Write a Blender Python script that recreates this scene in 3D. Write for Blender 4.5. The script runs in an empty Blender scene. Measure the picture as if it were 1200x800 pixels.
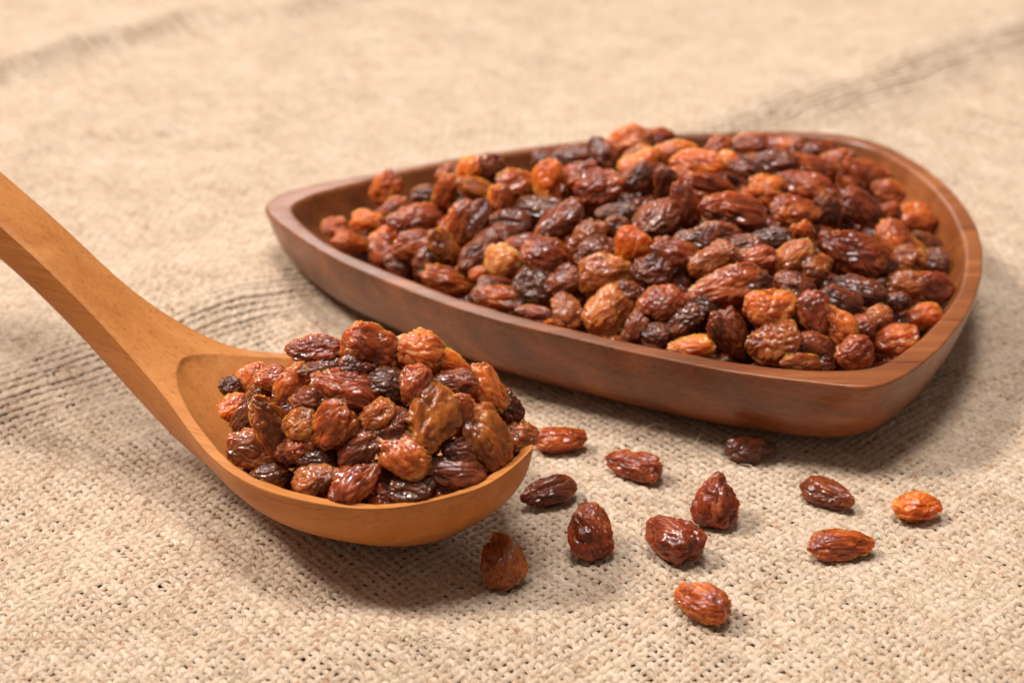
import bpy, math, random
import numpy as np
from mathutils import Vector, Matrix

# ------------------------------------------------------------------ camera, world, lights
SC = bpy.context.scene
COL = SC.collection
FPX, PITCH, CAMH = 2080.0, math.radians(27.0), 0.195      # focal length in px of a 1200 px wide frame
cam_d = bpy.data.cameras.new('camera')
cam_d.sensor_width = 36.0
cam_d.lens = FPX / 1200.0 * 36.0
cam_d.clip_start, cam_d.clip_end = 0.01, 20.0
cam_d.dof.use_dof = True
cam_d.dof.focus_distance = 0.345
cam_d.dof.aperture_fstop = 15.0
cam_d.dof.aperture_blades = 8
cam = bpy.data.objects.new('camera', cam_d)
COL.objects.link(cam)
cam.location = (0, 0, CAMH)
cam.rotation_euler = (math.radians(90) - PITCH, 0, 0)
SC.camera = cam

world = bpy.data.worlds.new('World')
SC.world = world
world.use_nodes = True
bg = world.node_tree.nodes['Background']
bg.inputs['Color'].default_value = (1.0, 0.87, 0.74, 1)
bg.inputs['Strength'].default_value = 0.22


def area(name, loc, target, size, power, color, size_y=None):
    d = bpy.data.lights.new(name, 'AREA')
    d.shape = 'RECTANGLE'
    d.size, d.size_y = size, size_y or size
    d.energy, d.color = power, color
    o = bpy.data.objects.new(name, d)
    COL.objects.link(o)
    o.location = loc
    o.rotation_euler = (Vector(target) - Vector(loc)).to_track_quat('-Z', 'Y').to_euler()
    return o


area('key_softbox', (-1.48, 0.52, 1.95), (0.02, 0.38, 0), 0.42, 66.0, (1.0, 0.95, 0.88))
area('top_softbox', (-0.06, 0.35, 1.62), (0.0, 0.37, 0), 0.42, 22.0, (1.0, 0.965, 0.93))
area('back_softbox', (-0.26, 1.75, 0.80), (0.0, 0.42, 0), 0.50, 4.5, (1.0, 0.97, 0.94), 0.40)
SC.view_settings.view_transform = 'Standard'
SC.view_settings.look = 'None'
SC.view_settings.gamma = 1.0
SC.view_settings.exposure = -0.12
SC.view_settings.use_curve_mapping = False
SC.cycles.use_denoising = True
SC.cycles.max_bounces = 10
SC.cycles.sample_clamp_indirect = 4.0

CP, SP = math.cos(PITCH), math.sin(PITCH)
random.seed(7)
RNG = np.random.default_rng(11)


def ray(px, py):
    a, b = (px - 600) / FPX, (400 - py) / FPX
    return np.array([a, CP + b * SP, -SP + b * CP])


def at(px, py, z=0.0):
    r = ray(px, py)
    return np.array([0, 0, CAMH]) + r * ((z - CAMH) / r[2])


# ------------------------------------------------------------------ numpy noise
_perm = np.random.default_rng(3).permutation(256)
_perm = np.concatenate([_perm, _perm, _perm])
_grad = np.random.default_rng(5).normal(size=(256, 3))
_grad /= np.linalg.norm(_grad, axis=1)[:, None]


def noise3(p):
    p = np.asarray(p, float)
    i = np.floor(p).astype(int)
    f = p - i
    u = f * f * f * (f * (f * 6 - 15) + 10)
    i &= 255
    out = 0
    for dx in (0, 1):
        wx = u[..., 0] if dx else 1 - u[..., 0]
        for dy in (0, 1):
            wy = u[..., 1] if dy else 1 - u[..., 1]
            for dz in (0, 1):
                wz = u[..., 2] if dz else 1 - u[..., 2]
                h = _perm[_perm[_perm[(i[..., 0] + dx) & 255] + ((i[..., 1] + dy) & 255)] + ((i[..., 2] + dz) & 255)]
                g = _grad[h]
                d = f - np.array([dx, dy, dz])
                out = out + wx * wy * wz * (g * d).sum(-1)
    return out * 1.6


def noise2(x, y, z=0.0):
    return noise3(np.stack([x, y, np.full_like(x, z)], -1))


# ------------------------------------------------------------------ mesh helpers
def mesh_np(name, verts, quads, uv=None, normals=None, mat=None):
    me = bpy.data.meshes.new(name)
    verts = np.asarray(verts, np.float32)
    quads = np.asarray(quads, np.int32)
    nq, k = quads.shape
    me.vertices.add(len(verts))
    me.vertices.foreach_set('co', verts.ravel())
    me.loops.add(nq * k)
    me.loops.foreach_set('vertex_index', quads.ravel())
    me.polygons.add(nq)
    me.polygons.foreach_set('loop_start', np.arange(0, nq * k, k, dtype=np.int32))
    me.polygons.foreach_set('use_smooth', np.ones(nq, bool))
    if uv is not None:
        l = me.uv_layers.new(name='UVMap')
        l.data.foreach_set('uv', np.asarray(uv, np.float32)[quads.ravel()].ravel())
    me.update(calc_edges=True)
    me.validate()
    if normals is not None:
        me.normals_split_custom_set_from_vertices([tuple(n) for n in normals])
    if mat:
        me.materials.append(mat)
    return me


def link(name, data, parent=None, **props):
    o = bpy.data.objects.new(name, data)
    COL.objects.link(o)
    if parent:
        o.parent = parent
    for k, v in props.items():
        o[k] = v
    return o


def vnormals(verts, quads):
    v = verts[quads]
    n = np.cross(v[:, 2] - v[:, 0], v[:, 3] - v[:, 1])
    out = np.zeros_like(verts)
    for c in range(4):
        np.add.at(out, quads[:, c], n)
    return out / np.maximum(np.linalg.norm(out, axis=1), 1e-12)[:, None]


def grid_quads(nu, nv, close_v=False, off=0):
    i, j = np.meshgrid(np.arange(nu - 1), np.arange(nv if close_v else nv - 1), indexing='ij')
    j2 = (j + 1) % nv
    return np.stack([i * nv + j, i * nv + j2, (i + 1) * nv + j2, (i + 1) * nv + j], -1).reshape(-1, 4) + off


def spline(x, y):
    """natural cubic through (x, y)"""
    x = np.asarray(x, float); y = np.asarray(y, float)
    n = len(x); h = np.diff(x)
    A = np.zeros((n, n)); r = np.zeros(n); A[0, 0] = A[-1, -1] = 1
    for i in range(1, n - 1):
        A[i, i - 1], A[i, i], A[i, i + 1] = h[i - 1], 2 * (h[i - 1] + h[i]), h[i]
        r[i] = 6 * ((y[i + 1] - y[i]) / h[i] - (y[i] - y[i - 1]) / h[i - 1])
    m = np.linalg.solve(A, r)

    def f(q):
        i = np.clip(np.searchsorted(x, q) - 1, 0, n - 2)
        t, s, hh = q - x[i], x[i + 1] - q, h[i]
        return (m[i] * s**3 + m[i + 1] * t**3) / (6 * hh) + (y[i] / hh - m[i] * hh / 6) * s + (y[i + 1] / hh - m[i + 1] * hh / 6) * t
    return f


# ------------------------------------------------------------------ materials
class NT:
    def __init__(self, name):
        self.m = bpy.data.materials.new(name)
        self.m.use_nodes = True
        self.t = self.m.node_tree
        self.b = self.t.nodes['Principled BSDF']

    def n(self, kind, **kw):
        o = self.t.nodes.new(kind)
        for k, v in kw.items():
            if hasattr(o, k) and k not in o.inputs:
                setattr(o, k, v)
            else:
                o.inputs[k].default_value = v
        return o

    def l(self, a, b):
        self.t.links.new(a, b)

    def ramp(self, fac, stops):
        r = self.t.nodes.new('ShaderNodeValToRGB')
        e = r.color_ramp.elements
        e[0].position, e[0].color = stops[0][0], (*stops[0][1], 1)
        e[1].position, e[1].color = stops[-1][0], (*stops[-1][1], 1)
        for p, c in stops[1:-1]:
            x = e.new(p); x.color = (*c, 1)
        self.l(fac, r.inputs[0])
        return r.outputs[0]

    def math(self, op, a, b=None):
        o = self.t.nodes.new('ShaderNodeMath'); o.operation = op
        for i, v in enumerate((a, b)):
            if v is None: continue
            if isinstance(v, (int, float)): o.inputs[i].default_value = v
            else: self.l(v, o.inputs[i])
        return o.outputs[0]

    def mix(self, fac, a, b, mode='MIX'):
        o = self.t.nodes.new('ShaderNodeMix'); o.data_type = 'RGBA'; o.blend_type = mode
        for sock, v in ((o.inputs[0], fac), (o.inputs[6], a), (o.inputs[7], b)):
            if isinstance(v, (int, float)): sock.default_value = v
            elif isinstance(v, tuple): sock.default_value = (*v, 1)
            else: self.l(v, sock)
        return o.outputs[2]

    def coords(self, which='Object', scale=(1, 1, 1), rot=(0, 0, 0), loc=(0, 0, 0)):
        tc = self.t.nodes.new('ShaderNodeTexCoord')
        mp = self.t.nodes.new('ShaderNodeMapping')
        mp.inputs['Scale'].default_value = scale
        mp.inputs['Rotation'].default_value = rot
        mp.inputs['Location'].default_value = loc
        self.l(tc.outputs[which], mp.inputs['Vector'])
        return mp.outputs[0]

    def noise(self, vec, scale, detail=3, rough=.55, dist=0.0):
        o = self.n('ShaderNodeTexNoise', Scale=scale, Detail=detail, Roughness=rough, Distortion=dist)
        self.l(vec, o.inputs['Vector'])
        return o.outputs['Fac']

    def bump(self, height, strength, distance, normal=None):
        o = self.n('ShaderNodeBump', Strength=strength, Distance=distance)
        self.l(height, o.inputs['Height'])
        if normal: self.l(normal, o.inputs['Normal'])
        return o.outputs[0]


def wood(name, dark, mid, light, rough, marks=.8, rot=(0, 0, 0), loc=(0, 0, 0), coat=0.0, streak=1.0, spec=0.5):
    w = NT(name)
    v = w.coords('Object', (1, 1, 1), rot, loc)
    vs = w.coords('Object', (9, 120, 120), rot, loc)
    vf = w.coords('Object', (60, 1500, 1500), rot, loc)
    warp = w.noise(v, 22, 2)
    ring = w.n('ShaderNodeTexWave', wave_type='BANDS', bands_direction='Y', Scale=55.0, Distortion=7.0, Detail=2.0)
    ring.inputs['Detail Scale'].default_value = .6
    w.l(w.coords('Object', (.25, 1, .8), rot, loc), ring.inputs['Vector'])
    a = w.noise(vs, 1.0, 4, .6, .6)
    f = w.noise(vf, 1.0, 3, .6)
    t = w.math('ADD', w.math('MULTIPLY', a, .74 * streak), w.math('MULTIPLY', ring.outputs['Fac'], .04 * streak))
    t = w.math('ADD', t, w.math('MULTIPLY', warp, .34))
    t = w.math('ADD', t, w.math('MULTIPLY', w.math('SUBTRACT', f, .5), .30))
    c = w.ramp(t, [(.32, dark), (.56, mid), (.82, light)])
    pores = w.ramp(f, [(.30, (.55, .50, .46)), (.42, (1, 1, 1))])
    c = w.mix(marks, c, pores, 'MULTIPLY')
    blot = w.ramp(w.noise(v, 38, 4, .6, .5), [(.38, (.72, .62, .55)), (.50, (1, 1, 1))])
    c = w.mix(marks * .6, c, blot, 'MULTIPLY')
    w.l(c, w.b.inputs['Base Color'])
    r = w.math('ADD', w.math('MULTIPLY', w.noise(v, 90, 3), .22), rough - .11)
    w.l(r, w.b.inputs['Roughness'])
    w.b.inputs['Coat Weight'].default_value = coat
    w.b.inputs['Coat Roughness'].default_value = .25
    w.b.inputs['Specular IOR Level'].default_value = spec
    h = w.math('ADD', f, w.math('MULTIPLY', a, .8))
    w.l(w.bump(h, .35, .00025), w.b.inputs['Normal'])
    return w.m


M_SPOON = wood('pale_oiled_wood', (.41, .135, .027), (.53, .195, .046), (.62, .265, .078), .50, .5, loc=(0, .02, .06), streak=.9, spec=.30)
M_BOWL = wood('red_brown_acacia_wood', (.10, .028, .007), (.26, .073, .017), (.43, .142, .041), .35, loc=(.2, .1, 0), coat=.22)


def jute(name, ca, cb, cc):
    w = NT(name)
    uv = w.coords('UV')
    # uv: x = metres along the yarn + yarn offset, y = metres round it; a twist slants the fibres
    sep = w.t.nodes.new('ShaderNodeSeparateXYZ'); w.l(uv, sep.inputs[0])
    sl = w.math('ADD', sep.outputs['Y'], w.math('MULTIPLY', sep.outputs['X'], .42))
    cmb = w.t.nodes.new('ShaderNodeCombineXYZ')
    w.l(w.math('MULTIPLY', sep.outputs['X'], 300.0), cmb.inputs[0])
    w.l(w.math('MULTIPLY', sl, 3600.0), cmb.inputs[1])
    fib = w.noise(cmb.outputs[0], 1.0, 3, .6, .3)
    o = w.coords('Object')
    big = w.noise(o, 45, 3)
    med = w.noise(o, 420, 3, .6)
    cmb2 = w.t.nodes.new('ShaderNodeCombineXYZ')
    w.l(w.math('MULTIPLY', sep.outputs['X'], 70.0), cmb2.inputs[0])
    yarn = w.noise(cmb2.outputs[0], 1.0, 3, .6)
    t = w.math('ADD', w.math('MULTIPLY', fib, .62), w.math('MULTIPLY', med, .16))
    t = w.math('ADD', t, w.math('MULTIPLY', yarn, .34))
    t = w.math('ADD', t, w.math('MULTIPLY', big, .14))
    c = w.ramp(t, [(.46, ca), (.62, cb), (.78, cc)])
    fleck = w.ramp(w.noise(o, 700, 2, .5), [(.60, (1, 1, 1)), (.72, (.70, .42, .26))])
    c = w.mix(.75, c, fleck, 'MULTIPLY')
    patch = w.ramp(w.noise(o, 130, 4, .65), [(.42, (1, 1, 1)), (.66, (.86, .76, .66))])
    c = w.mix(.45, c, patch, 'MULTIPLY')
    w.l(c, w.b.inputs['Base Color'])
    w.b.inputs['Roughness'].default_value = .8
    w.b.inputs['Specular IOR Level'].default_value = .25
    w.b.inputs['Sheen Weight'].default_value = .15
    w.l(w.bump(fib, 1.0, .00032), w.b.inputs['Normal'])
    return w.m


M_WARP = jute('jute_warp', (.34, .22, .135), (.64, .49, .36), (.82, .67, .53))
M_WEFT = jute('jute_weft', (.32, .205, .125), (.62, .47, .345), (.80, .65, .51))
M_FIBRE = jute('jute_fibre', (.55, .40, .25), (.70, .54, .37), (.84, .69, .52))

w = NT('dark_tabletop')
w.l(w.ramp(w.noise(w.coords('Object', (6, 60, 60)), 1, 4), [(.3, (.16, .075, .03)), (.7, (.26, .13, .06))]), w.b.inputs['Base Color'])
w.b.inputs['Roughness'].default_value = .6
M_TABLE = w.m


def raisin_mat(name, deep, mid, light, sss=1.0, coat=.40, rough=.26, radius=.0016, bloom=.05, trans=.0):
    w = NT(name)
    oi = w.t.nodes.new('ShaderNodeObjectInfo')
    tc = w.t.nodes.new('ShaderNodeTexCoord')
    off = w.t.nodes.new('ShaderNodeVectorMath'); off.operation = 'ADD'
    sc = w.t.nodes.new('ShaderNodeVectorMath'); sc.operation = 'SCALE'
    sc.inputs[0].default_value = (37.0, 19.0, 53.0)
    w.l(oi.outputs['Random'], sc.inputs['Scale'])
    w.l(tc.outputs['Object'], off.inputs[0]); w.l(sc.outputs[0], off.inputs[1])
    mp = w.t.nodes.new('ShaderNodeMapping'); mp.inputs['Scale'].default_value = (.55, 1.5, 1.5)
    w.l(off.outputs[0], mp.inputs['Vector'])
    v = mp.outputs[0]
    n1 = w.noise(off.outputs[0], .9, 3, .55, .4)
    n2 = w.noise(v, 3.2, 4, .65, .8)
    t = w.math('ADD', w.math('MULTIPLY', n1, 1.15), w.math('MULTIPLY', n2, .55))
    t = w.math('SUBTRACT', t, .25)
    t = w.math('ADD', t, w.math('MULTIPLY', w.math('SUBTRACT', oi.outputs['Random'], .5), .22))
    c = w.ramp(t, [(.38, deep), (.60, mid), (.84, light)])
    sp = w.noise(off.outputs[0], 2.2, 5, .7, .5)
    fac = w.ramp(sp, [(.56, (0, 0, 0)), (.76, (bloom, bloom, bloom))])
    c = w.mix(fac, c, (.55, .30, .17))
    dots = w.ramp(w.noise(off.outputs[0], 9, 2, .5), [(.28, (.35, .22, .16)), (.36, (1, 1, 1))])
    c = w.mix(.5, c, dots, 'MULTIPLY')
    w.l(c, w.b.inputs['Base Color'])
    b = w.b
    b.inputs['Subsurface Weight'].default_value = sss
    b.inputs['Subsurface Radius'].default_value = (1.0, .36, .10)
    b.inputs['Subsurface Scale'].default_value = radius * 1.5
    b.inputs['IOR'].default_value = 1.46
    b.inputs['Specular IOR Level'].default_value = .32
    b.inputs['Transmission Weight'].default_value = trans
    w.l(w.math('ADD', w.math('MULTIPLY', sp, .24), rough - .12), b.inputs['Roughness'])
    b.inputs['Coat Weight'].default_value = coat
    b.inputs['Coat Roughness'].default_value = .07
    r1 = w.noise(v, 5.0, 5, .62, 1.2)
    w.l(w.bump(r1, .45, .00018), b.inputs['Normal'])
    return w.m


MATS = {
    'A': raisin_mat('amber_raisin', (.34, .054, .006), (.56, .115, .011), (.80, .24, .030), radius=.0034),
    'O': raisin_mat('orange_brown_raisin', (.17, .028, .005), (.35, .068, .011), (.58, .155, .028), radius=.0030),
    'R': raisin_mat('red_brown_raisin', (.11, .016, .004), (.24, .040, .009), (.42, .100, .024), radius=.0026),
    'B': raisin_mat('mid_brown_raisin', (.11, .024, .005), (.25, .057, .010), (.42, .125, .025), radius=.0024),
    'D': raisin_mat('dark_plum_raisin', (.060, .011, .004), (.135, .026, .008), (.25, .058, .017), radius=.0018),
    'K': raisin_mat('blackish_raisin', (.056, .013, .005), (.108, .026, .008), (.19, .050, .015), radius=.0014),
    'T': raisin_mat('pale_tan_raisin', (.30, .072, .014), (.47, .145, .034), (.68, .28, .085), radius=.0030, bloom=.12),
    'G': raisin_mat('golden_olive_raisin', (.18, .042, .007), (.34, .092, .012), (.52, .19, .030), radius=.0026, bloom=.06),
}
CNAME = {'A': 'amber', 'O': 'orange-brown', 'R': 'red-brown', 'B': 'mid-brown', 'D': 'dark plum', 'K': 'blackish', 'T': 'tan-orange', 'G': 'golden olive'}

# ------------------------------------------------------------------ the cloth's relief
CDIR = math.radians(42.0)
CA = np.array([math.cos(CDIR), math.sin(CDIR)])           # along the long fold
CB = np.array([-CA[1], CA[0]])                            # away from the camera, to the left
FOLD0 = at(0, 455)[:2]
BOWL_C = np.array([0.030, 0.401])


def sstep(a, b, x):
    t = np.clip((x - a) / (b - a), 0, 1)
    return t * t * (3 - 2 * t)


def fold(x, y, p, ang, up, near, far, a0=-9, a1=9, soft=.02):
    d = np.array([math.cos(ang), math.sin(ang)]); nrm = np.array([-d[1], d[0]])
    s = (x - p[0]) * nrm[0] + (y - p[1]) * nrm[1]
    l = (x - p[0]) * d[0] + (y - p[1]) * d[1]
    s = s + .0022 * noise2(l * 28, s * 0 + p[0] * 9)
    h = np.where(s > 0, np.exp(-(s / far) ** 2), np.exp(-(s / near) ** 2))
    return up * h * sstep(a0 - soft, a0 + soft, l) * (1 - sstep(a1 - soft, a1 + soft, l))


W1a, W1b = at(0, 84)[:2], at(190, 28)[:2]
W1ANG = math.atan2(W1b[1] - W1a[1], W1b[0] - W1a[0])


def cloth_h(x, y):
    x = np.asarray(x, float); y = np.asarray(y, float)
    h = .0022 * noise2(x * 17 + 3, y * 17) + .0011 * noise2(x * 42, y * 42 + 7) - .0010
    h = h + fold(x, y, FOLD0, CDIR, .0092, .0140, .040)
    h = h + fold(x, y, W1a, W1ANG, .0060, .009, .024, -.2, .09)
    q = at(300, 18)[:2]
    h = h + fold(x, y, q, math.radians(38), .0045, .009, .025, -.02, .10)
    q = at(330, 770)[:2]
    h = h + fold(x, y, q, math.radians(6), .0022, .010, .012, -.05, .05, .03)
    # pressed flat under the bowl and the spoon's scoop
    r = np.hypot((x - BOWL_C[0]) / 1.12, y - BOWL_C[1])
    k = 1 - sstep(.058, .088, r)
    r2 = np.hypot(x + .033, y - .306)
    k = np.maximum(k, 1 - sstep(.012, .032, r2))
    return h * (1 - k) - .0006 * k


PITCH_Y = .00182


def yarns(along, across, parity, seed, name, mat, parent):
    """one family of yarns, running along `along`, waving over and under the other family"""
    rng = np.random.default_rng(seed)
    N = 330
    cen = np.array([0.03, 0.47])
    V, Q, UV = [], [], []
    base = 0
    for k in range(-N, N + 1):
        off = k * PITCH_Y
        for lod in (0, 1):
            seg = 3 if lod == 0 else 2
            t = np.arange(-N * seg, N * seg + 1) / seg * PITCH_Y
            P = cen + t[:, None] * along + off * across
            x, y = P[:, 0], P[:, 1]
            near = y < .45
            lim = .130 + .30 * (y - .235)
            ok = (y > .226) & (y < .745) & (np.abs(x) < lim) & (near if lod == 0 else ~near)
            if lod == 1:
                ok |= np.r_[ok[1:], False] & (y > .226) & (np.abs(x) < lim)     # overlap by one step
            if ok.sum() < 4:
                continue
            i0, i1 = np.flatnonzero(ok)[[0, -1]]
            t, P = t[i0:i1 + 1], P[i0:i1 + 1]
            n = len(t)
            # wander, slubs
            r2 = np.random.default_rng(seed * 1000 + k + 400)
            kn = r2.normal(size=500)
            wob = np.interp(t / .0042 + 240, np.arange(500), kn) * .00010 + np.interp(t / .019 + 240, np.arange(500), np.roll(kn, 77)) * .00017
            slub = np.interp(t / .006 + 240, np.arange(500), np.roll(kn, 155)) * .12 + np.interp(t / .03 + 240, np.arange(500), np.roll(kn, 33)) * .15
            lift = np.interp(t / .0031 + 240, np.arange(500), np.roll(kn, 211)) * .00006
            x, y = P[:, 0], P[:, 1]
            wx = .0016 * noise2(x * 21 + 11, y * 21) + .0003 * noise2(x * 90, y * 90 + 5)
            wy = .0016 * noise2(x * 21, y * 21 + 31) + .0003 * noise2(x * 90 + 9, y * 90)
            C = P + np.stack([wx, wy], -1) + wob[:, None] * across
            ph = math.pi * (t / PITCH_Y + k + parity)
            z = cloth_h(C[:, 0], C[:, 1]) - .00056 + .00017 * np.cos(ph) + lift
            hw = .00074 * (1 + slub) * (1 + .05 * np.cos(ph))
            sl_ = (C[:, 0] - FOLD0[0]) * CB[0] + (C[:, 1] - FOLD0[1]) * CB[1]
            hw = hw * (1 + .48 * np.exp(-((sl_ + .010) / .013) ** 2))
            ht = .00040 * (1 + .5 * slub)
            m = 5 if lod == 0 else 4
            th = np.linspace(-.08, math.pi + .08, m)
            co = np.cos(th)[None] * hw[:, None]
            zz = np.sin(th)[None] * ht[:, None]
            vx = C[:, 0:1] + co * across[0]
            vy = C[:, 1:2] + co * across[1]
            vz = z[:, None] + zz
            V.append(np.stack([vx, vy, vz], -1).reshape(-1, 3))
            uu = np.repeat((t + (k % 97) * 1.37 + seed)[:, None], m, 1)
            UV.append(np.stack([uu, np.repeat((th * .0008)[None], n, 0)], -1).reshape(-1, 2))
            q = grid_quads(n, m, off=base)
            if parity == 0: q = q[:, ::-1]
            Q.append(q)
            base += n * m
    me = mesh_np(name, np.concatenate(V), np.concatenate(Q), uv=np.concatenate(UV), mat=mat)
    return link(name, me, parent, kind='stuff')


cloth = link('burlap_cloth', None, None, label='coarse beige burlap cloth with a long raised fold, spread under everything', category='cloth')
yarns(CA, CB, 0, 1, 'weft_yarn', M_WEFT, cloth)
yarns(CB, CA, 1, 2, 'warp_yarn', M_WARP, cloth)


def fibres(n, parent):
    rng = np.random.default_rng(23)
    y = .235 + rng.random(n) ** 1.5 * .26
    x = (rng.random(n) * 2 - 1) * (.105 + .33 * (y - .235))
    big = rng.random(n) < .12
    ln = np.where(big, rng.uniform(.005, .013, n), rng.uniform(.0012, .004, n))
    ang = rng.choice([CDIR, CDIR + math.pi / 2], n) + rng.normal(0, .75, n)
    curl = rng.normal(0, 1.1, n)
    K = 5
    s = np.linspace(0, 1, K)
    a = ang[:, None] + curl[:, None] * s[None]
    dx = np.cumsum(np.cos(a), 1) / K * ln[:, None]; dy = np.cumsum(np.sin(a), 1) / K * ln[:, None]
    px, py = x[:, None] + dx, y[:, None] + dy
    arch = np.sin(s * math.pi)[None] * rng.uniform(0, .30, n)[:, None] * ln[:, None] * .7
    free = (s[None] ** 2) * np.where(rng.random(n) < .3, rng.uniform(.1, .5, n), 0)[:, None] * ln[:, None] * .6
    pz = cloth_h(px.ravel(), py.ravel()).reshape(px.shape) - .00005 + np.minimum(arch + free, .0022)
    rad = rng.uniform(.00004, .00009, n)[:, None] * np.array([1, 1, .9, .75, .4])[None]
    V = np.empty((n, K, 3, 3))
    for j in range(3):
        f = j * 2 * math.pi / 3
        V[:, :, j, 0] = px - np.sin(a) * np.cos(f) * rad
        V[:, :, j, 1] = py + np.cos(a) * np.cos(f) * rad
        V[:, :, j, 2] = pz + math.sin(f) * rad
    q1 = grid_quads(K, 3, True)
    Q = (q1[None] + (np.arange(n) * K * 3)[:, None, None]).reshape(-1, 4)
    uv = np.zeros((n, K, 3, 2)); uv[..., 0] = (rng.random(n) * 9)[:, None, None] + s[None, :, None] * .004
    me = mesh_np('loose_fibre', V.reshape(-1, 3), Q, uv=uv.reshape(-1, 2), mat=M_FIBRE)
    link('loose_fibre', me, parent, kind='stuff')


fibres(11000, cloth)

# table under the cloth
tv = np.array([[-2, -1, -.0032], [2, -1, -.0032], [2, 3, -.0032], [-2, 3, -.0032]], float)
link('tabletop', mesh_np('tabletop', tv, [[0, 1, 2, 3]], mat=M_TABLE), None, kind='structure')

# ------------------------------------------------------------------ the wooden bowl
HB = 0.0208
OUT = [(309, 244), (315, 234), (332, 225), (375, 214), (425, 206), (480, 195), (530, 185.5), (580, 178), (630, 171), (697, 163.5), (800, 156.5), (890, 154), (940, 154), (980, 156.5), (1012, 162), (1042, 172), (1080, 193), (1110, 217), (1130, 240), (1145, 265), (1152, 290), (1151, 320), (1144, 346), (1130, 373), (1105, 404), (1075, 430), (1048, 446), (1028, 452), (1003, 453), (950, 447), (900, 441), (850, 434), (770, 418), (720, 407), (670, 395), (640, 388), (590, 376), (540, 361.5), (490, 344), (440, 324), (400, 307), (362, 286), (325, 260)]
INN = [(340, 245), (347, 236), (375, 225), (425, 212.5), (480, 200), (530, 190), (580, 182), (630, 175.5), (697, 168), (800, 160.5), (890, 158), (940, 158), (975, 160.5), (1005, 166.5), (1030, 175.5), (1065, 196.5), (1092, 218), (1114, 245), (1129, 278), (1132, 296), (1131, 318), (1124, 342), (1105, 370), (1080, 396), (1044, 422), (1025, 430), (1000, 433), (950, 433.5), (900, 429), (850, 422), (770, 406.5), (720, 397), (670, 384.5), (640, 378), (590, 365), (540, 350), (490, 331), (440, 311), (400, 294), (375, 279), (352, 260)]


def closed(pts, n, z):
    P = np.array([at(*p, z)[:2] for p in pts])
    P = np.vstack([P, P[:1]])
    s = np.r_[0, np.cumsum(np.hypot(*np.diff(P, axis=0).T))]
    q = np.linspace(0, s[-1], n * 3, endpoint=False)
    X = np.stack([np.interp(q, s, P[:, 0]), np.interp(q, s, P[:, 1])], -1)
    # periodic gaussian smoothing by 2.6 mm
    k = np.fft.fftfreq(len(q), d=s[-1] / len(q))
    g = np.exp(-2 * (math.pi * k * .0010) ** 2)
    X = np.stack([np.fft.ifft(np.fft.fft(X[:, i]) * g).real for i in (0, 1)], -1)
    s2 = np.r_[0, np.cumsum(np.hypot(*np.diff(np.vstack([X, X[:1]]), axis=0).T))]
    # start at the left tip's direction so that outer and inner lines pair up by angle
    a = np.arctan2(X[:, 1] - BOWL_C[1], X[:, 0] - BOWL_C[0])
    o = np.argsort(a)
    ang = np.linspace(-math.pi, math.pi, n, endpoint=False)
    rr = np.interp(ang, a[o], np.hypot(*(X[o] - BOWL_C).T), period=2 * math.pi)
    return ang, rr


NB = 288
ANG, RO = closed(OUT, NB, HB)
_, RI = closed(INN, NB, HB)
RI = np.minimum(RI, RO - .0028)
DIRS = np.stack([np.cos(ANG), np.sin(ANG)], -1)


def ring_inset(R, d):
    """the closed line R moved inwards by d metres along its own normal (kept as radii)"""
    P = DIRS * R[:, None]
    T = np.roll(P, -2, 0) - np.roll(P, 2, 0)
    Nn = np.stack([-T[:, 1], T[:, 0]], -1); Nn /= np.linalg.norm(Nn, axis=1)[:, None]
    X = P + Nn * d
    a = np.arctan2(X[:, 1], X[:, 0]); o = np.argsort(a)
    r = np.interp(ANG, a[o], np.hypot(*X[o].T), period=2 * math.pi)
    k = np.exp(-.5 * (np.arange(-6, 7) / (1.0 + d * 300)) ** 2); k /= k.sum()
    return np.convolve(np.r_[r[-6:], r, r[:6]], k, 'valid')


def ringv(R, z):
    return np.c_[BOWL_C + DIRS * R[:, None], np.full(NB, z)]


rings, part_of = [], []
FLOOR_IN = .0052
for z, d in ((.0, .048), (.0, .030), (.0002, .0165), (.0010, .0128), (.0024, .0094), (.0044, .0066), (.0072, .0043), (.0106, .0026), (.0144, .0013), (.0180, .0004), (.0202, .0000)):
    rings.append(ringv(ring_inset(RO, d) if d else RO, z))
nwall = len(rings)
for z, d in ((HB - .00018, .00010), (HB, .00042)):
    rings.append(ringv(ring_inset(RO, d), z))
for f in (.33, .66):
    rings.append(ringv(RO * (1 - f) + RI * f, HB))
rings.append(ringv(ring_inset(RI, -.0006), HB))
nrim = len(rings)
for z, d in ((HB - .0003, .0000), (.0197, .0004), (.0165, .0014), (.0124, .0036), (.0092, .0070), (.0070, .0115), (.0056, .0180), (FLOOR_IN, .030), (FLOOR_IN, .045)):
    rings.append(ringv(ring_inset(RI, d), z))
BV = np.concatenate(rings)
BQ = grid_quads(len(rings), NB, True)
BN = vnormals(BV, BQ)
bowl = link('wooden_bowl', None, None, label='rounded triangular dark wooden bowl heaped with raisins', category='bowl')
bowl.location = (BOWL_C[0], BOWL_C[1], 0)
shift = np.array([BOWL_C[0], BOWL_C[1], 0])


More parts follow.
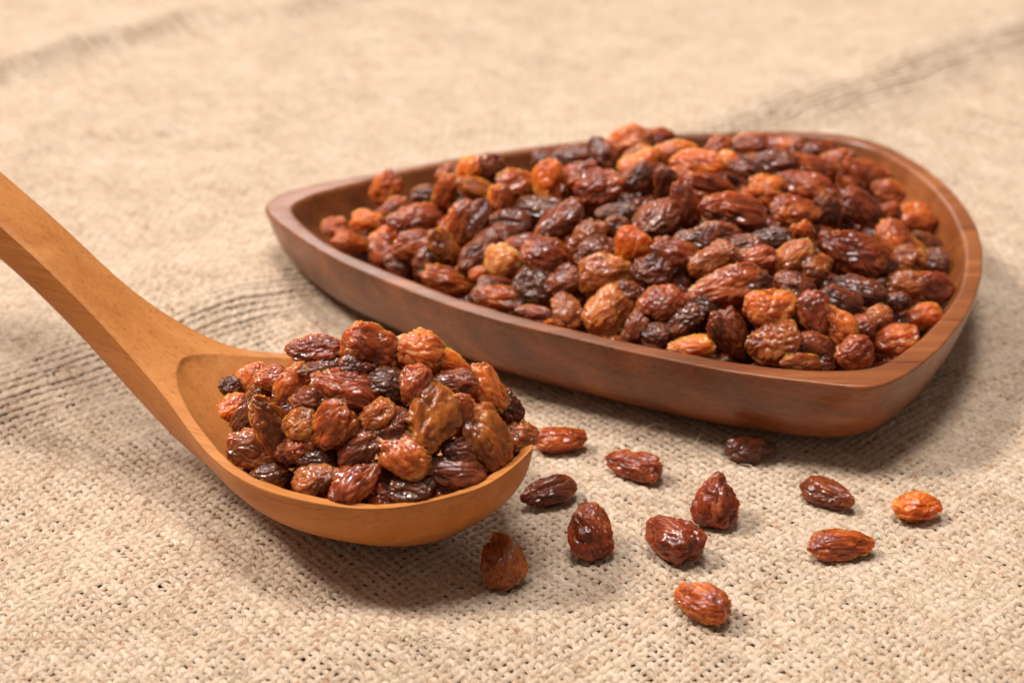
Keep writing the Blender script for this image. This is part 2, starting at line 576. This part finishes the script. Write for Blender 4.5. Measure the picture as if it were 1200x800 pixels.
def ring_part(name, r0, r1, parent, cap=None):
    vs = BV[r0 * NB:(r1 + 1) * NB] - shift
    q = grid_quads(r1 - r0 + 1, NB, True)
    nn = BN[r0 * NB:(r1 + 1) * NB]
    if cap is not None:
        c = len(vs); e = 0 if cap == 'start' else (r1 - r0) * NB
        vs = np.vstack([vs, [[0, 0, vs[e, 2]]]])
        nn = np.vstack([nn, [[0, 0, -1 if cap == 'start' else 1]]])
        i = np.arange(0, NB, 2)
        cq = np.stack([e + i, np.full_like(i, c), e + (i + 2) % NB, e + (i + 1) % NB], -1)
        if cap == 'start': cq = cq
        q = np.vstack([q, cq if cap == 'start' else cq[:, ::-1]])
    link(name, mesh_np(name, vs, q, normals=nn, mat=M_BOWL), parent)


ring_part('outer_wall', 0, nwall, bowl, 'start')
ring_part('rim', nwall, nrim, bowl)
ring_part('hollow', nrim, len(rings) - 1, bowl, 'end')

# ------------------------------------------------------------------ the wooden spoon
TIP = np.array([.00330, .28575]); SPSI = math.radians(153.49)
SU = np.array([math.cos(SPSI), math.sin(SPSI)]); SV = np.array([SU[1], -SU[0]])
UK = np.array([0, 3, 8, 18, 32, 48, 62, 74, 84, 96, 110, 126, 145, 170, 200, 225])
ZK = np.array([26.4, 25.0, 23.5, 22.3, 22.9, 23.3, 23.8, 25.8, 30.2, 37.4, 47.3, 57.3, 68.5, 82.5, 97, 108])
WK = np.array([0, 11.2, 15.7, 23.2, 28.3, 27.0, 19.8, 12.4, 8.8, 6.5, 6.1, 6.3, 6.9, 7.8, 8.6, 9.0])
TK = np.array([0.4, 8.0, 12.5, 19.0, 22.6, 22.6, 19.0, 16.0, 14.0, 12.5, 11.5, 11.0, 10.5, 10.5, 10.5, 10.5])
CK_U = np.array([2.2, 3.2, 5, 8, 13, 20, 28, 36, 44, 50, 55, 61, 66.5, 71, 74.5, 76.8, 78.2, 78.6])
CK = np.array([0, 5.5, 10.2, 14.2, 18.6, 22.8, 25.6, 26.8, 26.2, 24.2, 21.6, 17.8, 14.2, 10.8, 7.8, 5.0, 2.2, 0])
DK_U = np.array([2, 8, 16, 28, 40, 52, 62, 70, 76, 79])
DK = np.array([0.5, 6.5, 13, 17.5, 18.2, 15.4, 9.4, 4.4, 1.6, .4])
fz = spline(UK, ZK)
fd = spline(DK_U, DK)
fw_lo = spline(np.sqrt(UK[:7]), WK[:7]); fw_hi = spline(UK[3:], WK[3:])
ft_lo = spline(np.sqrt(UK[:7]), TK[:7]); ft_hi = spline(UK[3:], TK[3:])


def blend_lo_hi(u, lo, hi):
    k = sstep(30, 46, u)
    return (1 - k) * lo(np.sqrt(np.clip(u, 0, 62))) + k * hi(np.maximum(u, 18))


def fw(u): return blend_lo_hi(u, fw_lo, fw_hi)
def ft(u): return blend_lo_hi(u, ft_lo, ft_hi)


us = np.r_[np.linspace(0, 1, 26) ** 2 * 6, np.linspace(6.4, 66, 110), np.linspace(66.3, 82, 60), np.linspace(83, 224, 100)]
us[0] = .002
NS, NL = 97, 41
su = np.linspace(-1, 1, NS)
sgrid = np.sin(su * math.pi / 2) * .55 + su * .45
NBOWL = 1.55
TOP = np.empty((len(us), NS, 3)); LOW = np.empty((len(us), NL, 3))
for i, u in enumerate(us):
    wv, zv, tv_ = float(fw(np.array(u))), float(fz(np.array([u]))[0]), float(ft(np.array(u)))
    wv = max(wv, .05)
    v = sgrid * wv
    c = float(np.interp(u, CK_U, CK)) if 2.2 < u < 78.6 else 0.0
    dep = np.zeros(NS)
    if c > .02:
        dm = float(fd(np.array([min(max(u, 2), 79)]))[0])
        rho = np.clip(np.abs(v) / c, 0, 1)
        dep = dm * (1 - rho ** 1.8) ** .95
        roof = tv_ * np.clip(1 - np.clip(np.abs(v) / wv, 0, 1) ** NBOWL, 0, 1) ** (1 / NBOWL) - 1.5
        dep = np.minimum(dep, np.maximum(roof, 0))
    edge = sstep(.80, 1.0, np.abs(sgrid)) * min(.35, wv * .03)      # softened arris
    crown = (1 - sgrid ** 2) * .5 * sstep(84, 110, u)
    TOP[i] = np.stack([np.full(NS, u), v, zv - dep - edge + crown], -1)
    k = sstep(60, 95, u)
    n = NBOWL + (3.6 - NBOWL) * k
    th = np.linspace(0, math.pi, NL)
    cs, sn = np.cos(th), np.sin(th)
    lv = wv * np.sign(cs) * np.abs(cs) ** (2 / n)
    lz = zv - min(.35, wv * .03) - tv_ * np.abs(sn) ** (2 / n)
    LOW[i] = np.stack([np.full(NL, u), lv, lz], -1)
LOW[..., 2] = np.maximum(LOW[..., 2], .0)
for A_ in (TOP, LOW):                                              # the far side of the tip is cut back
    far_k = 1 - .50 * (1 - sstep(0, 17, A_[..., 0]))
    A_[..., 1] = np.where(A_[..., 1] > 0, A_[..., 1] * far_k, A_[..., 1])
loop = np.concatenate([TOP, LOW[:, 1:-1]], 1) / 1000.0            # closed section: top from -v to +v, under side back again
nsec = loop.shape[1]
SPV = loop.reshape(-1, 3)
SPQ = grid_quads(len(us), nsec, True)[:, ::-1]
SPN = vnormals(SPV, SPQ)
spoon = link('wooden_spoon', None, None, label='pale wooden spoon lying on the burlap, its scoop full of raisins', category='spoon')
spoon.matrix_world = Matrix(((SU[0], SV[0], 0, TIP[0]), (SU[1], SV[1], 0, TIP[1]), (0, 0, 1, 0), (0, 0, 0, 1)))
cut = int(np.searchsorted(us, 88))


def spoon_part(name, a, b, end):
    vs = SPV[a * nsec:b * nsec]; nn = SPN[a * nsec:b * nsec]
    q = grid_quads(b - a, nsec, True)[:, ::-1]
    if not end:                                                    # closed tip
        vs = np.vstack([vs, vs[:nsec].mean(0)]); nn = np.vstack([nn, [-1, 0, 0]])
        i = np.arange(0, nsec - 1, 2)
        q = np.vstack([q, np.stack([i + 1, i, np.full_like(i, len(vs) - 1), (i + 2) % nsec], -1)])
    if end:                                                        # closed butt end
        e = (b - a - 1) * nsec
        ce = vs[e:e + nsec].mean(0) + np.array([.0012, 0, 0])
        vs = np.vstack([vs, ce]); nn = np.vstack([nn, [1, 0, 0]])
        i = np.arange(0, nsec - 1, 2)
        q = np.vstack([q, np.stack([e + i, e + i + 1, e + (i + 2) % nsec, np.full_like(i, len(vs) - 1)], -1)])
    link(name, mesh_np(name, vs, q, normals=nn, mat=M_SPOON), spoon)


spoon_part('scoop', 0, cut + 1, False)
spoon_part('handle', cut, len(us), True)

# ------------------------------------------------------------------ raisins
def raisin_mesh(seed, pear=None, fine=None):
    own = pear is not None
    r = np.random.default_rng(seed)
    NT_, NP = 72, 92
    th = np.linspace(0, math.pi, NT_)
    ph = np.linspace(0, 2 * math.pi, NP, endpoint=False)
    T, Ph = np.meshgrid(th, ph, indexing='ij')
    ct, st = np.cos(T), np.sin(T)
    X = ct
    p0 = r.uniform(-.30, .30)
    pear = p0 if pear is None else pear
    rad = np.abs(st) ** r.uniform(.86, 1.08) * (1 + pear * ct)
    Y, Z = rad * np.cos(Ph), rad * np.sin(Ph)
    # a bend and a twist
    bend = r.uniform(-.16, .16)
    Y = Y + bend * (X ** 2 - .4)
    P = np.stack([X, Y, Z], -1)
    o = r.uniform(0, 80, 3)
    lump = noise3(P * np.array([1.1, 1.2, 1.2]) + o)
    lump2 = noise3(P * np.array([1.7, 2.1, 2.1]) + o + 13)
    warp = np.stack([noise3(P * 1.6 + o + 5), noise3(P * 1.6 + o + 25), noise3(P * 1.6 + o + 45)], -1)
    fx = r.uniform(.8, 1.7)
    fc = r.uniform(3.2, 5.2) if fine is None else fine
    W = P * np.array([fx, fc, fc]) + warp * r.uniform(.9, 1.6) + o + 7

    def ridge(q, k):
        return np.clip(1 - np.abs(noise3(q)) * k, 0, 1) ** 1.5
    r1 = ridge(W, 2.2); r2 = ridge(W * 1.7 + 31 + warp * .6, 2.2); r3 = ridge(W * 3.0 + 57, 1.8)
    cr = ridge(P * np.array([.45, 1.9, 1.9]) + warp * .8 + o + 91, 2.4)
    fade = np.clip(st * 1.5, 0.2, 1)
    amp = r.uniform(.055, .095)
    dent = -.24 * sstep(.15, .75, noise3(P * np.array([.9, 1.0, 1.0]) + o + 63))
    disp = .13 * lump + .09 * lump2 + dent + fade * (amp * (r1 - .3) + amp * .55 * (r2 - .3) + amp * .30 * (r3 - .3) - .13 * cr)
    nrm = np.stack([X * .55, Y, Z], -1); nrm /= np.linalg.norm(nrm, axis=-1)[..., None] + 1e-9
    P = P + nrm * disp[..., None]
    P[0] = P[0].mean(0); P[-1] = P[-1].mean(0)
    V = P.reshape(-1, 3)
    V = (V - (V.max(0) + V.min(0)) / 2) / ((V.max(0) - V.min(0)) / 2)
    return mesh_np('raisin', V, grid_quads(NT_, NP, True))


NPROTO = 32
PROTO = [raisin_mesh(100 + i) for i in range(NPROTO)] + [raisin_mesh(300, -.26), raisin_mesh(301, -.46), raisin_mesh(302, -.32), raisin_mesh(303, .10, 5.8), raisin_mesh(304, -.12, 5.4)]
for m_ in PROTO: m_.materials.append(MATS['R'])


def rmesh(i):
    return PROTO[i % NPROTO if i >= 0 else len(PROTO) + i]


RCOUNT = [0]
PLACED = []


def poke_bowl(P):
    """how far (m) points stick out through the bowl's outside; negative = inside"""
    dx, dy = P[:, 0] - BOWL_C[0], P[:, 1] - BOWL_C[1]
    a, r = np.arctan2(dy, dx), np.hypot(dx, dy)
    ri = np.interp(a, ANG, RI, period=2 * math.pi)
    zz = np.array([-.01, FLOOR_IN, .0070, .0092, .0124, .0165, HB]); dd = np.array([.03, .022, .0115, .0070, .0036, .0014, 0])
    allow = ri - np.interp(P[:, 2], zz, dd) + .0012
    out = np.where(P[:, 2] < HB - .001, r - allow, -1)
    return max(out.max(), FLOOR_IN - .001 - P[:, 2].min())


def poke_spoon(P):
    d = P[:, :2] - TIP
    u, v = d @ SU * 1000, d @ SV * 1000
    wv = np.maximum(fw(np.clip(u, .3, 90)), .5)
    q = np.clip(np.abs(v) / wv, 0, 1)
    uu = np.clip(u, .3, 90)
    low = fz(uu) - ft(uu) * (1 - q ** NBOWL) ** (1 / NBOWL) + 1.4
    inside = (u > .3) & (q < 1)
    out = np.where(inside, low - P[:, 2] * 1000, np.where(P[:, 2] * 1000 < fz(uu) - .5, 3.0, -1)) / 1000
    return out.max()


def place_raisin(centre, xdir, zdir, size, colour, label, group, poke=None, push=(0, 0, 1), drop_bad=False, proto=None):
    X = Vector(xdir).normalized()
    Z = Vector(zdir); Z = (Z - X * Z.dot(X)).normalized()
    Y = Z.cross(X)
    R = Matrix((X, Y, Z)).transposed()
    i = RCOUNT[0]; RCOUNT[0] += 1
    if random.random() < .5: R = R @ Matrix.Rotation(math.pi, 3, 'X')
    S = Matrix.Diagonal((size[0] / 2, size[1] / 2, size[2] / 2))
    A = np.array(R @ S)
    me = rmesh(i * 7 + 3 if proto is None else proto)
    if poke:
        co = np.empty(len(me.vertices) * 3, np.float32); me.vertices.foreach_get('co', co)
        co = co.reshape(-1, 3)[::5] @ A.T
        cen = np.array(centre, float)
        for step in range(11 if drop_bad else 24):
            if poke(co + cen) <= 0: break
            cen = cen + np.array(push) * .0006
        else:
            if drop_bad:
                RCOUNT[0] -= 1
                return None
            print('still pokes', label)
        centre = cen
    o = link('raisin', me, None, label=label, category='raisin', group=group)
    o.material_slots[0].link = 'OBJECT'; o.material_slots[0].material = MATS[colour]
    M = (R @ S).to_4x4(); M.translation = Vector(centre)
    o.matrix_world = M
    PLACED.append(o)
    return o


# loose raisins on the cloth: pixel place, length, width, angle in the picture, colour, long axis lean
LOOSE = [
    (656, 515, 66, 36, 4, 'O', 'bright orange-brown raisin on the burlap touching the spoon tip'),
    (643, 577, 68, 40, 14, 'D', 'dark plum raisin on the burlap just right of the spoon scoop'),
    (743, 545, 68, 38, -14, 'R', 'red-brown raisin between the orange one by the spoon tip and the bowl'),
    (691, 622, 66, 54, 108, 'R', 'pear-shaped red-brown raisin on the burlap below the dark plum one'),
    (590, 657, 64, 56, 112, 'B', 'smooth brown raisin on the burlap in front of the spoon scoop'),
    (787, 629, 72, 56, -30, 'R', 'large glossy red-brown raisin with bright wrinkles, lying on the burlap'),
    (839, 585, 64, 56, 78, 'R', 'red-brown raisin standing with its pointed end up on the burlap'),
    (823, 705, 70, 50, -24, 'O', 'orange-brown raisin on the burlap nearest the camera'),
    (880, 526, 62, 36, 2, 'K', 'blackish raisin on the burlap against the front of the bowl'),
    (970, 577, 68, 38, -22, 'D', 'dark plum raisin on the burlap below the front corner of the bowl'),
    (1074, 594, 60, 42, 0, 'A', 'small bright amber raisin on the burlap farthest to the right'),
    (985, 637, 82, 42, 2, 'O', 'long orange-brown raisin with parallel wrinkles, lying on the burlap'),
]
for px, py, L, W, a, c, lab in LOOSE:
    ar = math.radians(a)
    g0 = at(px, py, .004)
    g = cloth_h(np.array([g0[0]]), np.array([g0[1]]))[0]
    ppm = FPX / (g0[1] * CP + (CAMH - .004) * SP)
    zc = g + .40 * W / ppm * .92
    p0 = at(px - math.cos(ar) * L / 2, py + math.sin(ar) * L / 2, zc)
    p1 = at(px + math.cos(ar) * L / 2, py - math.sin(ar) * L / 2, zc)
    d = p1 - p0
    ln = np.linalg.norm(d)
    want = L / ppm
    tilt = 0
    if ln > want * 1.25:                                   # would be too long flat on the cloth: lean it up
        d = d / ln; d = d * .75 + np.array([0, 0, .66]); ln = want * 1.12; zc += .0012
    c0 = at(px, py, zc)
    place_raisin(c0, d, (0, -.15, 1), (ln, W / ppm * 1.04, W / ppm * .86), c, lab, 'loose raisins scattered on the burlap', proto={691: -5, 590: -3, 839: -4}.get(px))

# raisins heaped in the bowl, as seen: x, y, length, width, angle, colour
HEAP = '''392,265,32,28,0,O;453,222,42,34,55,O;462,241,32,24,20,O;430,258,38,30,0,A;487,256,68,36,8,R;412,285,46,28,-15,O;449,277,36,24,10,A;447,296,34,30,-70,R;464,311,34,22,-35,D;497,229,32,26,0,D;488,287,58,38,12,O;520,225,46,26,60,O;525,202,32,22,30,R;548,205,48,30,70,A;575,199,38,34,80,D;560,223,54,28,-20,B;585,237,42,30,80,O;540,262,56,34,75,O;562,260,52,34,80,D;605,217,48,38,0,O;640,213,52,38,78,A;598,262,50,38,-10,D;633,245,62,34,-10,K;655,259,68,36,38,R;523,292,54,32,-55,B;500,308,42,32,50,D;524,329,64,34,-14,O;557,303,50,36,40,D;592,304,48,42,20,T;560,320,24,16,30,A;640,302,58,48,-10,R;580,333,44,26,0,D;582,347,58,30,-8,O;626,337,52,46,-20,K;625,366,42,18,-10,R;635,186,26,22,0,D;670,182,50,26,0,D;677,202,48,32,35,O;705,179,42,32,-60,D;737,166,56,40,8,O;772,162,44,26,0,R;748,182,38,24,10,O;748,190,48,28,25,A;748,209,48,32,30,D;702,220,60,48,18,R;778,214,40,26,80,D;790,179,56,30,0,O;816,191,62,32,-8,A;795,204,28,20,0,O;841,173,38,26,30,R;803,239,56,32,-75,R;770,257,56,46,30,D;830,214,62,30,-10,R;859,248,82,58,-10,R;722,248,48,22,5,K;692,276,40,36,0,B;720,273,40,32,80,K;740,291,48,42,70,A;792,296,62,34,-14,R;812,281,44,26,-10,K;835,306,58,34,28,B;850,296,38,24,-30,B;840,273,54,30,0,D;708,322,64,50,15,B;764,319,48,42,0,D;712,363,64,48,50,T;774,356,54,46,10,R;802,375,50,40,38,K;810,404,54,26,5,A;855,393,66,44,-65,D;664,365,46,36,-60,B;746,384,38,28,60,D;771,390,38,32,0,K;852,335,92,46,16,R;905,362,66,48,10,O;907,403,64,50,8,B;955,368,54,40,-75,R;984,381,52,42,-50,O;1000,413,46,38,20,R;955,404,48,32,-20,D;938,425,50,22,0,B;852,188,30,26,0,A;875,198,44,28,-20,D;877,168,44,28,10,R;912,171,58,28,0,O;905,188,58,30,0,D;942,193,56,30,-14,R;960,177,46,30,10,R;900,223,48,38,0,O;943,216,58,34,-18,R;980,194,48,36,20,R;998,204,46,40,-60,R;1020,203,52,32,-10,R;932,248,58,38,-4,O;967,251,56,38,70,D;1010,246,64,44,-32,R;1040,226,42,32,-10,O;900,282,58,30,10,K;924,303,62,38,38,T;942,275,34,26,-60,O;997,298,82,52,-28,R;956,317,46,38,20,B;886,302,44,28,0,R;1074,256,58,42,0,O;1043,251,30,28,80,R;1087,286,46,28,-30,K;1055,288,68,46,-40,O;1092,306,38,34,0,K;1091,339,56,42,8,R;1081,369,48,28,10,A;1046,397,58,42,14,O;1028,373,38,28,30,B;1009,380,34,32,0,R;1006,340,68,38,-14,D;1060,334,44,34,0,B;1050,354,34,24,0,D;985,352,50,34,-20,D;880,333,50,36,10,D;660,330,44,36,30,D;700,292,44,34,0,D;575,282,46,34,30,D;612,288,40,30,0,R;870,290,46,34,20,D;930,335,48,36,-30,D;1030,310,46,34,10,D;735,345,40,32,0,D;830,355,46,34,-10,K;1065,305,40,34,0,B'''
HEAP = [(*map(float, r.split(',')[:5]), r.split(',')[5]) for r in HEAP.split(';')]
# raisins heaped in the spoon's scoop
SCOOP = '''369,410,68,38,0,R,deep red glossy;436,407,70,54,-25,O,broad orange-brown;491,411,64,52,-15,O,rounded orange-brown;529,425,52,28,-30,A,thin bright amber;406,455,84,50,-15,R,large red wrinkled;342,447,54,34,68,O,upright orange;297,445,46,38,20,O,small orange-brown;319,442,44,32,0,R,small red;270,452,28,26,0,K,tiny blackish;270,479,44,34,30,A,short amber;296,478,68,34,62,K,curved blackish;320,501,84,44,-60,B,long smooth brown;297,527,68,46,-18,B,brown bright-edged;389,500,72,56,46,O,bright orange glossy;363,470,48,38,0,D,half hidden plum;380,431,62,26,10,K,flat blackish;352,498,42,42,0,G,small olive;452,450,50,46,0,K,round blackish;487,450,50,38,80,R,upright dark red;530,448,60,36,0,D,long plum;570,456,64,42,-52,O,slanting orange-brown;508,493,86,62,74,G,big upright golden olive;540,487,52,28,80,R,slim red-brown;569,511,88,66,-62,G,biggest golden olive;472,531,68,48,-32,O,tapered orange-brown;537,558,74,44,-4,D,dark veined plum;611,512,40,38,0,B,brown;475,572,68,44,-4,K,shiny blackish;415,567,68,46,40,R,wrinkled red-brown;370,562,58,40,15,B,small brown;376,537,54,30,0,K,low blackish;422,522,62,46,30,D,recessed plum;441,486,48,38,30,B,tucked brown;590,477,48,40,-50,D,plum;316,556,44,32,0,K,shaded blackish;500,545,44,36,0,K,buried blackish;455,500,48,44,10,D,shadowed plum;420,430,46,36,0,D,hidden plum;345,525,46,36,20,D,sunken plum;540,530,44,36,0,D,sunken dark'''
SCOOP = [(*map(float, r.split(',')[:5]), r.split(',')[5], r.split(',')[6]) for r in SCOOP.split(';')]
CAMP = np.array([0, 0, CAMH])
VIEW = np.array([0, CP, -SP]); UPV = np.array([0, SP, CP])


def inner_dist(x, y):
    """metres from the bowl's inner rim line, inside positive (radial)"""
    dx, dy = x - BOWL_C[0], y - BOWL_C[1]
    a = math.atan2(dy, dx)
    return float(np.interp(a, ANG, RI, period=2 * math.pi)) - math.hypot(dx, dy)


def heap_h(x, y):
    d = inner_dist(x, y)
    if d < -.001: return -1.0
    edge = .0146 - .0036 * sstep(.055, .10, x) * sstep(.34, .39, y) 
    dome = .023 * (1 - math.exp(-max(d, 0) / .024))
    left = .0045 * (1 - sstep(-.04, .0, x))
    return edge + dome - left


def spoon_uv(x, y):
    d = np.array([x, y]) - TIP
    return d @ SU * 1000, d @ SV * 1000


def scoop_h(x, y):
    u, v = spoon_uv(x, y)
    if not 3 < u < 74: return -1.0
    rr = math.hypot((u - 33) / 36.0, v / 27.0)
    c = float(np.interp(u, CK_U, CK))
    if u > 50 and abs(v) < c:                       # lying on the hollow's sloping back
        z = float(fz(np.array([u]))[0]) - float(fd(np.array([u]))[0]) * (1 - (abs(v) / c) ** 1.8) ** .95
        if rr > .93: return z / 1000 + .0042
    if rr > 1.05: return -1.0
    back = sstep(44, 68, u)
    return (.0185 + .0265 * (1 - min(rr, 1) ** 2.0) - .007 * back)


def march(px, py, hf, y0, y1):
    r = ray(px, py); r = r / np.linalg.norm(r)
    best = None
    for i in range(1200):
        t = y0 + (y1 - y0) * i / 1199
        p = CAMP + r * (t / r[1])
        h = hf(p[0], p[1])
        if h < 0: continue
        g = p[2] - h
        if best is None or g < best[0]: best = (g, p)
        if g <= 0: return p, 0.0
    return best[1], best[0]


def inward(poke, p):
    c = np.array([BOWL_C[0], BOWL_C[1], .041]) if poke is poke_bowl else np.array([*(TIP + SU * .033 + SV * .002), .050])
    d = c - np.array(p)
    d[2] = max(d[2], .004)
    return d / np.linalg.norm(d)


def heap_place(px, py, L, W, a, c, hf, y0, y1, sink, label, group, poke, thick=.74, proto=None):
    p, miss = march(px, py, hf, y0, y1)
    ppm = FPX / (p @ VIEW - CAMP @ VIEW)
    if miss > .004: print('MISS', px, py, round(miss * 1000, 1))
    l, w_ = L / ppm, W / ppm
    deep = {'K': .0022, 'D': .0012}.get(c, 0)
    r = ray(px, py); r /= np.linalg.norm(r)
    p = p + r * (sink * w_ + deep)
    ar = math.radians(a)
    lean = random.uniform(-.35, .35)
    X = np.array([1, 0, 0]) * math.cos(ar) + UPV * math.sin(ar) + VIEW * lean
    Z = -VIEW + np.array([0, 0, .8]) + RNG.normal(0, .3, 3)
    place_raisin(p, X, Z, (l * 1.09, w_ * 1.10, w_ * thick), c, label, group, poke, inward(poke, p), proto=proto)
    return p


def heap_labels(rows):
    def zone(x, y):
        if x < 480: return "by the bowl's left tip"
        if x > 1035: return "along the bowl's right wall"
        fx = (x - 480) / 555
        front = 330 + fx * 75
        back = 212 - fx * 10
        if y > front: return "along the bowl's front rim"
        if y < back: return "along the bowl's back rim"
        return "%s the bowl's heap" % ('on the left of' if x < 660 else 'in the middle of' if x < 850 else 'on the right of')
    by = {}
    for i, (x, y, L, W, a, c) in enumerate(rows):
        by.setdefault((c, zone(x, y)), []).append(i)
    ordw = 'first second third fourth fifth sixth seventh eighth ninth tenth eleventh twelfth'.split()
    out = [None] * len(rows)
    for (c, z), ids in by.items():
        ids.sort(key=lambda i: rows[i][0])
        for k, i in enumerate(ids):
            L, W = rows[i][2:4]
            size = 'large' if L * W > 2700 else 'small' if L * W < 1150 else ''
            form = 'slender' if L / W > 1.75 else 'round' if L / W < 1.15 else ''
            adj = ' and '.join(q for q in (size, form) if q)
            if len(ids) == 1: out[i] = '%s %s raisin %s' % (adj or 'glossy', CNAME[c], z)
            else:
                first = 'leftmost %s raisin' % CNAME[c] if k == 0 else '%s %s raisin from the left' % (ordw[k], CNAME[c])
                out[i] = first + (', %s, ' % adj if adj else ' ') + z
    return out


# those underneath that show in the gaps
def under(hf, grid, box, drop, cols, label, group, size, poke):
    x0, x1, y0, y1 = box
    n = 0
    yy = y0
    row = 0
    while yy < y1:
        xx = x0 + (grid / 2 if row % 2 else 0)
        while xx < x1:
            x, y = xx + random.uniform(-.0015, .0015), yy + random.uniform(-.0015, .0015)
            h = hf(x, y)
            if h > 0:
                an = random.uniform(0, 2 * math.pi)
                s = random.uniform(*size)
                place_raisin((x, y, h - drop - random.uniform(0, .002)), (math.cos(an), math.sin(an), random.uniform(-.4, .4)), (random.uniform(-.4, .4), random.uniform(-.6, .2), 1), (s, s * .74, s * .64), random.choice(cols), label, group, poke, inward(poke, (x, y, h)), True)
                n += 1
            xx += grid
        yy += grid * .87
        row += 1
    return n


def heap_in(x, y): return heap_h(x, y) if inner_dist(x, y) > .005 else -1.0
def scoop_in(x, y):
    u, v = spoon_uv(x, y)
    return scoop_h(x, y) if math.hypot((u - 33) / 32.0, v / 26.0) < 1 else -1.0


for (px, py, L, W, a, c), lab in zip(HEAP, heap_labels(HEAP)):
    heap_place(px, py, L, W, a, c, heap_h, .29, .49, .22, lab, 'raisins heaped in the wooden bowl', poke_bowl)
for px, py, L, W, a, c, adj in SCOOP:
    side = 'left' if px < 360 else 'right' if px > 500 else 'middle'
    vert = 'top' if py < 465 else 'front' if py > 525 else 'centre'
    heap_place(px, py, L, W, a, c, scoop_h, .27, .36, .2, '%s raisin at the %s of the spoon heap' % (adj, (vert + ' ' + side) if side != 'middle' else vert), 'raisins heaped on the wooden spoon', poke_spoon, proto={508: -2, 569: -1}.get(px))
n_top = len(PLACED)
LB = 'dark raisin buried under others in the bowl, showing only in gaps'
LS = 'dark raisin buried under others in the spoon, showing only in gaps'
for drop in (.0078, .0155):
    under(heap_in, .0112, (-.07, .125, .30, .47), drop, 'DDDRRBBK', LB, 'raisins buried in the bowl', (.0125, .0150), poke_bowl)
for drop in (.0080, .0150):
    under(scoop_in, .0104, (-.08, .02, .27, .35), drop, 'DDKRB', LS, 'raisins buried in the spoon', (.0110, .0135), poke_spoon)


def prune(objs):
    """leave out the buried raisins that nothing shows of"""
    bpy.context.view_layer.update()
    dg = bpy.context.evaluated_depsgraph_get()
    n = 0
    for o in objs:
        co = np.empty(len(o.data.vertices) * 3, np.float32); o.data.vertices.foreach_get('co', co)
        M = np.array(o.matrix_world)
        P = co.reshape(-1, 3)[7::61] @ M[:3, :3].T + M[:3, 3]
        seen = 0
        for dx in (0, -.05, .05):
            C = Vector((dx, 0, CAMH))
            for p in P:
                d = Vector(p) - C
                hit, loc, nn, fi, ob, mm = SC.ray_cast(dg, C, d.normalized(), distance=d.length + .001)
                if hit and ob.name == o.name: seen += 1
            if seen > 2: break
        if seen <= 2:
            bpy.data.objects.remove(o); n += 1
    return n


nu = prune(PLACED[n_top:])
nu1, nu2 = len(PLACED) - n_top, nu
print('raisins', RCOUNT[0], 'under', nu1, nu2, 'tris yarn', sum(len(o.data.polygons) * 2 for o in cloth.children))
